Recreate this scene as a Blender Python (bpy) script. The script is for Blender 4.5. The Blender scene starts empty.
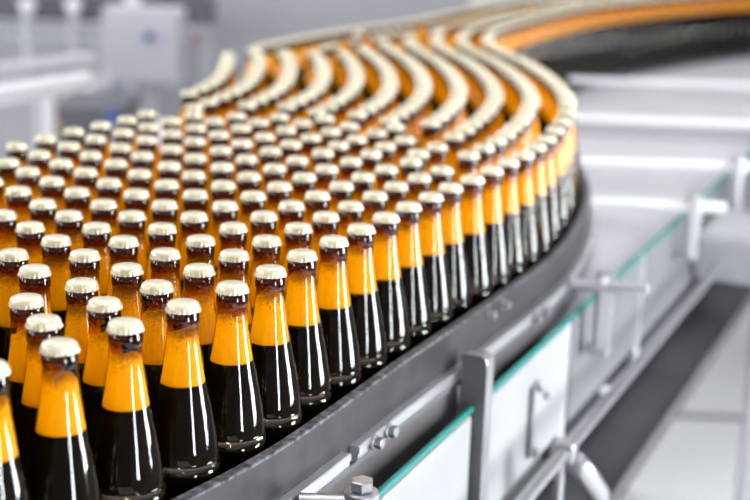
import bpy, bmesh, math, random
from mathutils import Vector, Matrix
random.seed(7)
scene = bpy.context.scene
C = scene.collection
PI = math.pi

# ------------------------------------------------------------------ camera model
F_PX, PITCH, ROLL, CAM_H = 1466.024, 0.2395401, 0.0356695, 0.3498256
BELT_Z, CAP_Z = 1.0, 1.26
CAM_Z = CAP_Z + CAM_H
RGT = Vector((1, 0, 0)); FWD = Vector((0, math.cos(PITCH), -math.sin(PITCH))); UPV = Vector((0, math.sin(PITCH), math.cos(PITCH)))
cr, sr = math.cos(ROLL), math.sin(ROLL)

# ------------------------------------------------------------------ materials
def mat(name, color, rough=0.5, metal=0.0, coat=0.0, noise=None, bump=None, spec=.5):
    m = bpy.data.materials.new(name); m.use_nodes = True
    nt = m.node_tree; b = nt.nodes['Principled BSDF']
    b.inputs['Base Color'].default_value = (*color, 1)
    b.inputs['Roughness'].default_value = rough
    b.inputs['Metallic'].default_value = metal
    b.inputs['Coat Weight'].default_value = coat
    b.inputs['Specular IOR Level'].default_value = spec; b.inputs['Coat Roughness'].default_value = .08
    tc = nt.nodes.new('ShaderNodeTexCoord')
    if noise:
        scale, c2, r2, detail = noise
        n = nt.nodes.new('ShaderNodeTexNoise'); n.inputs['Scale'].default_value = scale; n.inputs['Detail'].default_value = detail
        mp = nt.nodes.new('ShaderNodeMapping')
        mp.inputs['Scale'].default_value = (1, 1, 1)
        nt.links.new(tc.outputs['Object'], mp.inputs['Vector']); nt.links.new(mp.outputs['Vector'], n.inputs['Vector'])
        r = nt.nodes.new('ShaderNodeValToRGB')
        r.color_ramp.elements[0].position = .35; r.color_ramp.elements[1].position = .7
        r.color_ramp.elements[0].color = (*color, 1); r.color_ramp.elements[1].color = (*c2, 1)
        nt.links.new(n.outputs['Fac'], r.inputs['Fac']); nt.links.new(r.outputs['Color'], b.inputs['Base Color'])
        mr = nt.nodes.new('ShaderNodeMapRange'); mr.inputs['To Min'].default_value = rough; mr.inputs['To Max'].default_value = r2
        nt.links.new(n.outputs['Fac'], mr.inputs['Value']); nt.links.new(mr.outputs['Result'], b.inputs['Roughness'])
    if bump:
        n2 = nt.nodes.new('ShaderNodeTexNoise'); n2.inputs['Scale'].default_value = bump[0]; n2.inputs['Detail'].default_value = 3
        nt.links.new(tc.outputs['Object'], n2.inputs['Vector'])
        bp = nt.nodes.new('ShaderNodeBump'); bp.inputs['Strength'].default_value = bump[1]; bp.inputs['Distance'].default_value = .002
        nt.links.new(n2.outputs['Fac'], bp.inputs['Height']); nt.links.new(bp.outputs['Normal'], b.inputs['Normal'])
    return m

def amber_glass():
    m = bpy.data.materials.new('amber_glass'); m.use_nodes = True
    nt = m.node_tree; nt.nodes.clear()
    out = nt.nodes.new('ShaderNodeOutputMaterial')
    tr = nt.nodes.new('ShaderNodeBsdfTransparent'); gl = nt.nodes.new('ShaderNodeBsdfGlossy'); gl.inputs['Roughness'].default_value = .045
    mix = nt.nodes.new('ShaderNodeMixShader')
    fr = nt.nodes.new('ShaderNodeFresnel'); fr.inputs['IOR'].default_value = 1.52
    geo = nt.nodes.new('ShaderNodeNewGeometry')
    inv = nt.nodes.new('ShaderNodeMath'); inv.operation = 'SUBTRACT'; inv.inputs[0].default_value = 1
    mul = nt.nodes.new('ShaderNodeMath'); mul.operation = 'MULTIPLY'
    nt.links.new(geo.outputs['Backfacing'], inv.inputs[1]); nt.links.new(fr.outputs['Fac'], mul.inputs[0]); nt.links.new(inv.outputs[0], mul.inputs[1])
    # the glass is thick (darker) in the finish under the cap, thinner down the neck
    tc = nt.nodes.new('ShaderNodeTexCoord'); sp = nt.nodes.new('ShaderNodeSeparateXYZ'); nt.links.new(tc.outputs['Object'], sp.inputs[0])
    mr = nt.nodes.new('ShaderNodeMapRange'); mr.inputs['From Min'].default_value = .226; mr.inputs['From Max'].default_value = .242
    nt.links.new(sp.outputs['Z'], mr.inputs['Value'])
    mx = nt.nodes.new('ShaderNodeMix'); mx.data_type = 'RGBA'
    mx.inputs['A'].default_value = (*GLASS_T, 1); mx.inputs['B'].default_value = (*FINISH_T, 1)
    nt.links.new(mr.outputs['Result'], mx.inputs['Factor']); nt.links.new(mx.outputs['Result'], tr.inputs['Color'])
    nt.links.new(mul.outputs[0], mix.inputs['Fac']); nt.links.new(tr.outputs[0], mix.inputs[1]); nt.links.new(gl.outputs[0], mix.inputs[2])
    nt.links.new(mix.outputs[0], out.inputs['Surface'])
    return m

def foam_mat():
    m = bpy.data.materials.new('beer_foam'); m.use_nodes = True
    nt = m.node_tree; nt.nodes.clear()
    out = nt.nodes.new('ShaderNodeOutputMaterial')
    d = nt.nodes.new('ShaderNodeBsdfDiffuse'); t = nt.nodes.new('ShaderNodeBsdfTranslucent'); mix = nt.nodes.new('ShaderNodeMixShader'); mix.inputs['Fac'].default_value = .55
    tc = nt.nodes.new('ShaderNodeTexCoord'); oi = nt.nodes.new('ShaderNodeObjectInfo')
    add = nt.nodes.new('ShaderNodeVectorMath'); add.operation = 'ADD'
    nt.links.new(tc.outputs['Object'], add.inputs[0]); nt.links.new(oi.outputs['Random'], add.inputs[1])
    sp = nt.nodes.new('ShaderNodeSeparateXYZ'); nt.links.new(tc.outputs['Object'], sp.inputs[0])
    v = nt.nodes.new('ShaderNodeTexNoise'); v.inputs['Scale'].default_value = 600; v.inputs['Detail'].default_value = 2
    nt.links.new(add.outputs[0], v.inputs['Vector'])
    # bubbles get coarser (with dark gaps of beer between them) towards the top of the foam
    mr = nt.nodes.new('ShaderNodeMapRange'); mr.inputs['From Min'].default_value = .204; mr.inputs['From Max'].default_value = .240
    mr.inputs['To Min'].default_value = .22; mr.inputs['To Max'].default_value = .56
    nt.links.new(sp.outputs['Z'], mr.inputs['Value'])
    sub = nt.nodes.new('ShaderNodeMath'); sub.operation = 'SUBTRACT'; nt.links.new(v.outputs['Fac'], sub.inputs[0]); nt.links.new(mr.outputs['Result'], sub.inputs[1])
    sc = nt.nodes.new('ShaderNodeMath'); sc.operation = 'MULTIPLY_ADD'; sc.inputs[1].default_value = 6; sc.inputs[2].default_value = .5; sc.use_clamp = True
    nt.links.new(sub.outputs[0], sc.inputs[0])
    mx = nt.nodes.new('ShaderNodeMix'); mx.data_type = 'RGBA'; mx.inputs['A'].default_value = (.62, .43, .14, 1); mx.inputs['B'].default_value = (*FOAM_C, 1)
    nt.links.new(sc.outputs[0], mx.inputs['Factor'])
    for b in (d, t): nt.links.new(mx.outputs['Result'], b.inputs['Color'])
    bp = nt.nodes.new('ShaderNodeBump'); bp.inputs['Strength'].default_value = .3; bp.inputs['Distance'].default_value = .001
    nt.links.new(v.outputs['Fac'], bp.inputs['Height']); nt.links.new(bp.outputs['Normal'], d.inputs['Normal'])
    nt.links.new(d.outputs[0], mix.inputs[1]); nt.links.new(t.outputs[0], mix.inputs[2]); nt.links.new(mix.outputs[0], out.inputs['Surface'])
    return m

def emit_mat(name, color, strength):
    m = bpy.data.materials.new(name); m.use_nodes = True
    nt = m.node_tree; nt.nodes.clear()
    out = nt.nodes.new('ShaderNodeOutputMaterial'); e = nt.nodes.new('ShaderNodeEmission')
    e.inputs['Color'].default_value = (*color, 1); e.inputs['Strength'].default_value = strength
    nt.links.new(e.outputs[0], out.inputs['Surface'])
    return m

GLASS_T = (.985, .665, .018)
FINISH_T = (.24, .10, .02)
FOAM_C = (.97, .88, .60)
M = dict(
    glass=amber_glass(), foam=foam_mat(),
    beer=mat('dark_beer', (.003, .003, .004), .5, spec=0),
    cap=mat('crown_cap_gold', (.63, .57, .40), .32, .12, .7, bump=(900, .05)),
    steel=mat('brushed_steel', (.034, .032, .035), .38, .6, noise=(26, (.058, .055, .06), .5, 6), bump=(60, .05)),
    lip=mat('scuffed_edge', (.012, .012, .015), .45, .2, noise=(120, (.20, .20, .21), .35, 4)),
    bright=mat('polished_aluminium', (.72, .72, .74), .30, .9),
    satin=mat('satin_stainless', (.42, .42, .44), .36, .95),
    darkplate=mat('dark_side_plate', (.10, .095, .10), .4, .6, noise=(9, (.15, .13, .13), .5, 3)),
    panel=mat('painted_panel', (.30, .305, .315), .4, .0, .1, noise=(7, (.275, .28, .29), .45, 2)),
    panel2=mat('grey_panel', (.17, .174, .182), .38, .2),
    teal=mat('teal_seal', (.008, .17, .155), .4),
    bracket=mat('grey_bracket', (.12, .12, .125), .4, .3),
    bracket_edge=mat('bracket_edge', (.42, .42, .44), .32, .8),
    channel=mat('dark_channel', (.055, .056, .06), .45, .4, noise=(5, (.085, .085, .09), .5, 2)),
    belt=mat('black_chain_belt', (.004, .004, .005), .7, spec=.05),
    deck=mat('slat_deck', (.54, .54, .57), .45, .1, noise=(4, (.47, .47, .50), .5, 3)),
    white=mat('white_paint', (.74, .74, .76), .4),
    offwhite=mat('grey_white_paint', (.46, .46, .50), .5),
    midgrey=mat('mid_grey_paint', (.34, .34, .37), .5),
    darkgrey=mat('dark_grey_paint', (.10, .10, .115), .5),
    floor=mat('white_floor', (.87, .87, .87), .35, noise=(1.5, (.84, .84, .85), .45, 3)),
    rod=mat('rod_steel', (.72, .72, .74), .35, .3),
    reflect_dark=mat('dark_reflect_floor', (.03, .03, .035), .5, spec=.2),  # for the unseen floor patch added to darken bottle reflections
    floor_strip=mat('dark_floor_strip', (.10, .10, .11), .7),  # dark strip across the white floor
    wall=mat('wall_paint', (.16, .165, .18), .7),
    blue=mat('blue_enamel', (.03, .08, .28), .4), violet=mat('violet_enamel', (.45, .3, .55), .4),
    red=mat('red_enamel', (.4, .07, .06), .4), ochre=mat('ochre_part', (.35, .22, .04), .5),
    black=mat('black_rubber', (.01, .01, .01), .6),
    pane=emit_mat('added_pane_glow', (.95, .98, 1.0), 36.0), glow_pane_far=emit_mat('added_far_pane_glow', (.95, .98, 1.0), 12.0),  # glow of the unseen windows added on both walls
    tube=emit_mat('added_lamp_glow', (1.0, .98, .95), 42.0),  # glow of the unseen lamps added overhead
)

# ------------------------------------------------------------------ mesh helpers
def add_box(bm, c, size, axes=None, mi=0):
    ax = axes or (Vector((1,0,0)), Vector((0,1,0)), Vector((0,0,1)))
    c = Vector(c); vs = []
    for sz in (-1, 1):
        for sy in (-1, 1):
            for sx in (-1, 1):
                vs.append(bm.verts.new(c + ax[0]*sx*size[0]/2 + ax[1]*sy*size[1]/2 + ax[2]*sz*size[2]/2))
    fs = []
    for f in ((0,2,3,1),(4,5,7,6),(0,1,5,4),(2,6,7,3),(0,4,6,2),(1,3,7,5)):
        q = bm.faces.new([vs[i] for i in f]); q.material_index = mi; fs.append(q)
    return vs, fs

def basis(d):
    d = Vector(d).normalized()
    a = Vector((0,0,1)) if abs(d.z) < .9 else Vector((1,0,0))
    u = d.cross(a).normalized(); v = d.cross(u).normalized()
    return d, u, v

def add_rod(bm, a, b, r, seg=20, bev=.15, r2=None):
    """closed round bar from a to b with chamfered ends"""
    a, b = Vector(a), Vector(b); d, u, v = basis(b-a); L = (b-a).length; r2 = r2 or r
    e = min(r*bev, L*.2)
    rings = []
    for t, rr in ((0, r-e), (e, r), (L-e, r2), (L, r2-e)):
        rings.append([bm.verts.new(a + d*t + (u*math.cos(2*PI*k/seg) + v*math.sin(2*PI*k/seg))*rr) for k in range(seg)])
    for q in range(3):
        for k in range(seg):
            bm.faces.new((rings[q][k], rings[q][(k+1)%seg], rings[q+1][(k+1)%seg], rings[q+1][k]))
    bm.faces.new(rings[0][::-1]); bm.faces.new(rings[3])

def add_tube_path(bm, pts, r, seg=12):
    pts = [Vector(p) for p in pts]; rings = []
    for i, p in enumerate(pts):
        d = (pts[min(i+1, len(pts)-1)] - pts[max(i-1, 0)])
        d, u, v = basis(d)
        rings.append([bm.verts.new(p + (u*math.cos(2*PI*k/seg) + v*math.sin(2*PI*k/seg))*r) for k in range(seg)])
    for q in range(len(rings)-1):
        for k in range(seg):
            bm.faces.new((rings[q][k], rings[q][(k+1)%seg], rings[q+1][(k+1)%seg], rings[q+1][k]))
    bm.faces.new(rings[0][::-1]); bm.faces.new(rings[-1])

def add_lathe(bm, prof, seg=40, o=(0,0,0), mi=0, close=True):
    o = Vector(o); rings = []
    for r, z in prof:
        rings.append([bm.verts.new(o + Vector((r*math.cos(2*PI*k/seg), r*math.sin(2*PI*k/seg), z))) for k in range(seg)])
    for q in range(len(rings)-1):
        for k in range(seg):
            f = bm.faces.new((rings[q][k], rings[q][(k+1)%seg], rings[q+1][(k+1)%seg], rings[q+1][k])); f.material_index = mi
    if close:
        bm.faces.new(rings[0][::-1]).material_index = mi; bm.faces.new(rings[-1]).material_index = mi

def add_sweep(bm, path, prof):
    """sweep a closed (offset to the right, height) profile along a level path"""
    n = len(prof); rings = []
    for i, p in enumerate(path):
        d = path[min(i+1, len(path)-1)] - path[max(i-1, 0)]; d.z = 0; d.normalize()
        rt = Vector((d.y, -d.x, 0))
        rings.append([bm.verts.new(Vector((p.x, p.y, 0)) + rt*o + Vector((0, 0, z))) for o, z in prof])
    for q in range(len(rings)-1):
        for k in range(n):
            bm.faces.new((rings[q][k], rings[q][(k+1)%n], rings[q+1][(k+1)%n], rings[q+1][k]))
    bm.faces.new(rings[0][::-1]); bm.faces.new(rings[-1])

def obj(name, bm, m, parent=None, smooth=False, bevel=0, angle=None):
    bmesh.ops.recalc_face_normals(bm, faces=bm.faces)
    me = bpy.data.meshes.new(name); bm.to_mesh(me); bm.free()
    for q in (m if isinstance(m, (list, tuple)) else [m]): me.materials.append(q)
    if smooth: me.polygons.foreach_set('use_smooth', [True]*len(me.polygons))
    if smooth and angle: me.set_sharp_from_angle(angle=angle)
    o = bpy.data.objects.new(name, me); C.objects.link(o)
    if parent is not None:
        o.parent = parent
        if parent.type == 'EMPTY' or True:
            o.matrix_parent_inverse = Matrix.Identity(4)
    if bevel:
        b = o.modifiers.new('bevel', 'BEVEL'); b.width = bevel; b.segments = 2; b.limit_method = 'ANGLE'
    return o

def local(bm, origin):
    bmesh.ops.translate(bm, verts=bm.verts, vec=-Vector(origin))
    return bm

def empty(name, label, cat, loc=(0,0,0), group=None):
    o = bpy.data.objects.new(name, None); C.objects.link(o); o.location = loc
    o['label'] = label; o['category'] = cat
    if group: o['group'] = group
    o.empty_display_size = .1
    return o

def tag(o, label, cat, group=None, kind=None):
    o['label'] = label; o['category'] = cat
    if group: o['group'] = group
    if kind: o['kind'] = kind
    return o

def struct(name, bm, m, **k):
    o = obj(name, bm, m, **k); o['kind'] = 'structure'; return o

def catmull(cp, step=.02):
    out = []
    P = [cp[0]*2-cp[1]] + cp + [cp[-1]*2-cp[-2]]
    for i in range(1, len(P)-2):
        n = max(2, int((P[i+1]-P[i]).length/step))
        for k in range(n):
            t = k/n; a, b, c, d = P[i-1], P[i], P[i+1], P[i+2]
            out.append(.5*((2*b) + (c-a)*t + (2*a-5*b+4*c-d)*t*t + (3*b-a-3*c+d)*t**3))
    out.append(cp[-1].copy())
    return out

ONES = 'zeroth first second third fourth fifth sixth seventh eighth ninth tenth eleventh twelfth thirteenth fourteenth fifteenth sixteenth seventeenth eighteenth nineteenth'.split()
TENS = {2: 'twent', 3: 'thirt', 4: 'fort', 5: 'fift', 6: 'sixt', 7: 'sevent', 8: 'eight', 9: 'ninet'}
def ordinal(n):
    if n < 20: return ONES[n]
    t, u = divmod(n, 10)
    return TENS[t] + ('ieth' if u == 0 else 'y-' + ONES[u])

# ------------------------------------------------------------------ the S-shaped stream of bottles, surveyed in plan (metres)
V2 = lambda x, y: Vector((x, y, 0))
RC = [V2(*p) for p in ((-.70,.45),(-.57,.62),(-.47,.765),(-.365,.915),(-.284,1.036),(-.204,1.158),(-.130,1.285),(-.072,1.415),(-.017,1.545),(.038,1.668),(.094,1.793),
      (.160,1.945),(.222,2.1),(.274,2.28),(.313,2.46),(.337,2.63),(.345,2.82),(.338,3.03),(.316,3.27),(.282,3.46),(.264,3.66),(.295,3.96),(.397,4.30),
      (.564,4.74),(.75,5.13),(.983,5.50),(1.241,5.85),(1.516,6.175),(1.80,6.50),(2.05,6.78))]
LC = [V2(*p) for p in ((-1.32,.45),(-1.10,.80),(-.93,1.10),(-.78,1.40),(-.635,1.69),(-.56,1.84),(-.493,1.97),(-.43,2.15),(-.37,2.32),(-.33,2.5),(-.322,2.75),(-.341,2.98),(-.338,3.2),
      (-.263,3.445),(-.17,3.7),(-.04,3.98),(.09,4.25),(.21,4.58),(.36,4.98),(.62,5.45),(.98,5.95),(1.35,6.4),(1.65,6.78))]
RP, LP = catmull(RC), catmull(LC)

def side_of(path, p):
    """signed distance to the right of a path, and arc position"""
    best = (9, 0); s = 0
    for a, b in zip(path[:-1], path[1:]):
        e = b-a; L = e.length
        t = max(0, min(1, (p-a).dot(e)/(L*L))); q = p-a-e*t; d = math.hypot(q.x, q.y)
        if d < abs(best[0]): best = (d if e.x*q.y - e.y*q.x < 0 else -d, s+t*L)
        s += L
    return best


# ground positions of the bottles on the belt, in metres: those seen largest, then the rest of the stream
SINGLE = (
    (-0.2836,1.0357),(-0.2442,1.0953),(-0.2033,1.1569),(-0.2708,1.1585),(-0.232,1.2181),(-0.2997,1.2196),(-0.1644,1.2207),(-0.2637,1.2778),(-0.1962,1.2804),
    (-0.1285,1.2865),(-0.3164,1.3203),(-0.2332,1.3381),(-0.166,1.345),(-0.0986,1.3498),(-0.351,1.3783),(-0.2829,1.3857),(-0.2066,1.4021),(-0.1392,1.4073),(-0.0723,1.4173),
    (-0.3229,1.4415),(-0.2557,1.4485),(-0.1795,1.4644),(-0.1122,1.4737),(-0.043,1.4826),(-0.3622,1.4965),(-0.2941,1.5042),(-0.2262,1.5133),(-0.1522,1.5281),
    (-0.083,1.5371),(-0.0157,1.545),(-0.4045,1.5492),(-0.3345,1.5585),(-0.2675,1.5679),(-0.2003,1.5757),(-0.1248,1.5902),(-0.0561,1.5991),(0.011,1.6072),(-0.3754,1.6123),
    (-0.3085,1.6221),(-0.2408,1.6304),(-0.1731,1.6376),(-0.0979,1.6523),(-0.0298,1.6618),(0.0373,1.6698),(-0.419,1.6789),(-0.3515,1.6831),(-0.2823,1.6864),
    (-0.2143,1.695),(-0.1462,1.6996),(-0.0711,1.7153),(-0.0023,1.7256),(-0.4651,1.7284),(0.0651,1.7314),(-0.3942,1.743),(-0.3254,1.7455),(-0.2558,1.7491),(-0.1877,1.7571),
    (-0.1201,1.762),(-0.0444,1.7798),(0.0235,1.7895),(0.0913,1.7937),(-0.4365,1.7984),(-0.3665,1.8084),(-0.2989,1.8104),(-0.2312,1.8137),(-0.1623,1.8197),(-0.0929,1.8272),
    (-0.019,1.8426),(0.0537,1.85),(0.1221,1.8539),(-0.4757,1.8541),(-0.4085,1.8613),(-0.2703,1.8716),(-0.34,1.8735),(-0.2022,1.8755),(-0.1343,1.8813),(-0.0672,1.8899),
    (0.0115,1.9034),(0.0847,1.9102),(-0.45,1.9194),(0.1514,1.9214),(-0.3828,1.926),(-0.2447,1.9355),(-0.316,1.9367),(-0.1765,1.9403),(-0.1087,1.9439),(-0.0365,1.951),
    (0.0446,1.9646),(-0.4934,1.974),(0.1786,1.9859),(-0.4257,1.9912),(-0.3557,1.9952),(-0.2852,1.9968),(-0.2176,1.9998),(-0.1498,2.0082),(-0.0774,2.01),(-0.0101,2.0156),
    (0.0558,2.0313),(0.1268,2.0348),(-0.4697,2.0425),(0.2056,2.0518),(-0.4016,2.0569),(-0.1946,2.0643),(-0.3307,2.0647),(-0.2621,2.0667),(-0.1255,2.0712),(-0.0578,2.0748),
    (0.0094,2.0826),(0.0841,2.0927),(0.1524,2.0997),(-0.4444,2.1124),(-0.3728,2.1189),(0.2302,2.1209),(-0.1675,2.1262),(-0.304,2.1269),(-0.235,2.1301),(-0.1003,2.134),
    (-0.0328,2.1376),(0.0381,2.1438),(0.1752,2.1657),(-0.4172,2.176),(-0.3461,2.181),(-0.2757,2.1883),(0.1134,2.1932),(-0.1411,2.1951),(-0.0734,2.196),(0.2534,2.1979),
    (-0.209,2.1987),(-0.0035,2.2013),(0.1944,2.2326),(-0.3887,2.2373),(-0.3213,2.2439),(-0.2552,2.2577),(-0.0467,2.2581),(0.133,2.261),(-0.1878,2.2629),(0.0257,2.2633),
    (-0.1204,2.269),(0.2776,2.2895),(0.2109,2.3003),(-0.3689,2.3058),(-0.2954,2.3132),(-0.228,2.3202),(0.0825,2.3206),(-0.1601,2.3257),(-0.088,2.328),(0.1496,2.3289),
    (0.0164,2.3346),(0.228,2.3686),(-0.0363,2.3853),(0.2999,2.3869),(0.099,2.3885),(0.1665,2.3966),(-0.3046,2.397),(-0.1029,2.3972),(0.0329,2.4028),(0.2427,2.4383),
    (-0.2237,2.4476),(-0.1562,2.451),(-0.0209,2.4536),(0.1134,2.457),(0.1805,2.4649),(-0.0875,2.465),(-0.2888,2.4655),(0.0474,2.4713),(0.3199,2.4923),(0.2538,2.5068),
    (-0.2088,2.5158),(-0.1413,2.5192),(-0.0075,2.5224),(0.1253,2.5261),(-0.2741,2.5333),(-0.074,2.5346),(0.1923,2.5349),(0.0594,2.5409),(-0.3354,2.5618),(0.2653,2.5761),
    (-0.1964,2.5849),(-0.1289,2.5882),(0.0039,2.5916),(0.3331,2.5923),(0.1361,2.5965),(-0.2618,2.6022),(0.2034,2.6033),(-0.0626,2.6039),(0.0703,2.6117),(-0.3233,2.6302),
    (0.2726,2.6456),(-0.1872,2.6552),(-0.1197,2.657),(0.3395,2.6618),(0.0121,2.662),(0.1429,2.6668),(-0.2528,2.6718),(0.2102,2.6728),(-0.0543,2.6744),(0.077,2.6817),
    (-0.3144,2.7),(0.277,2.7149),(-0.1823,2.7247),(-0.1148,2.7271),(0.3433,2.7324),(0.0164,2.7325),(0.1468,2.7367),(-0.2478,2.7413),(0.2141,2.7426),(-0.0498,2.7459),
    (0.081,2.7524),(-0.3108,2.7705),(0.2792,2.7851),(-0.1806,2.7942),(-0.1131,2.7976),(0.0182,2.8017),(0.3449,2.8026),(0.1483,2.8064),(0.2156,2.8123),(-0.2457,2.8125),
    (-0.048,2.8156),(0.0826,2.8222),(-0.31,2.8401),(0.2793,2.8549),(-0.1811,2.864),(-0.1136,2.8675),(0.0177,2.8714),(0.3446,2.8724),(0.1478,2.876),(0.2151,2.8825),
    (-0.246,2.8829),(-0.0484,2.8856),(0.0821,2.8919),(-0.3116,2.91),(0.2776,2.9247),(-0.1835,2.9339),(-0.116,2.9377),(0.0153,2.9413),(0.3427,2.9427),(0.1453,2.9459),
    (0.2126,2.9523),(-0.2484,2.9526),(-0.0508,2.9556),(0.0796,2.9621),(-0.3152,2.98),(0.2741,2.9956),(-0.1875,3.0041),(-0.12,3.008),(0.0114,3.012),(0.3395,3.0126),
    (0.1412,3.0163),(-0.2527,3.0219),(0.2085,3.0228),(-0.0547,3.0258),(0.0757,3.0329),(-0.3201,3.0496),(0.2692,3.067),(-0.1926,3.0756),(-0.1251,3.0775),(0.0062,3.0819),
    (0.335,3.0825),(0.1361,3.0874),(-0.2583,3.0915),(0.2035,3.0924),(-0.06,3.0958),(0.0703,3.1031),(-0.3261,3.1188),(0.2635,3.1372),(-0.1989,3.1465),(-0.1314,3.1481),
    (-0.0003,3.152),(0.3292,3.1531),(0.1297,3.1576),(-0.265,3.1608),(0.1972,3.1623),(-0.0663,3.1666),(0.0639,3.173),(-0.334,3.1885),(0.2567,3.2066),(-0.2075,3.2165),
    (-0.1399,3.2185),(-0.0084,3.2215),(0.3224,3.2225),(0.1223,3.2277),(-0.2748,3.2298),(0.1897,3.2319),(-0.0745,3.2356),(0.0559,3.2422),(0.2481,3.2759),(-0.2207,3.2859),
    (-0.1531,3.2871),(-0.0207,3.2905),(0.3137,3.2921),(0.1116,3.2975),(-0.2886,3.2988),(0.1791,3.3014),(-0.0879,3.305),(0.0437,3.3111),(0.2356,3.3444),(-0.0342,3.3593),
    (0.301,3.3613),(0.0977,3.3671),(0.1652,3.37),)
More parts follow.
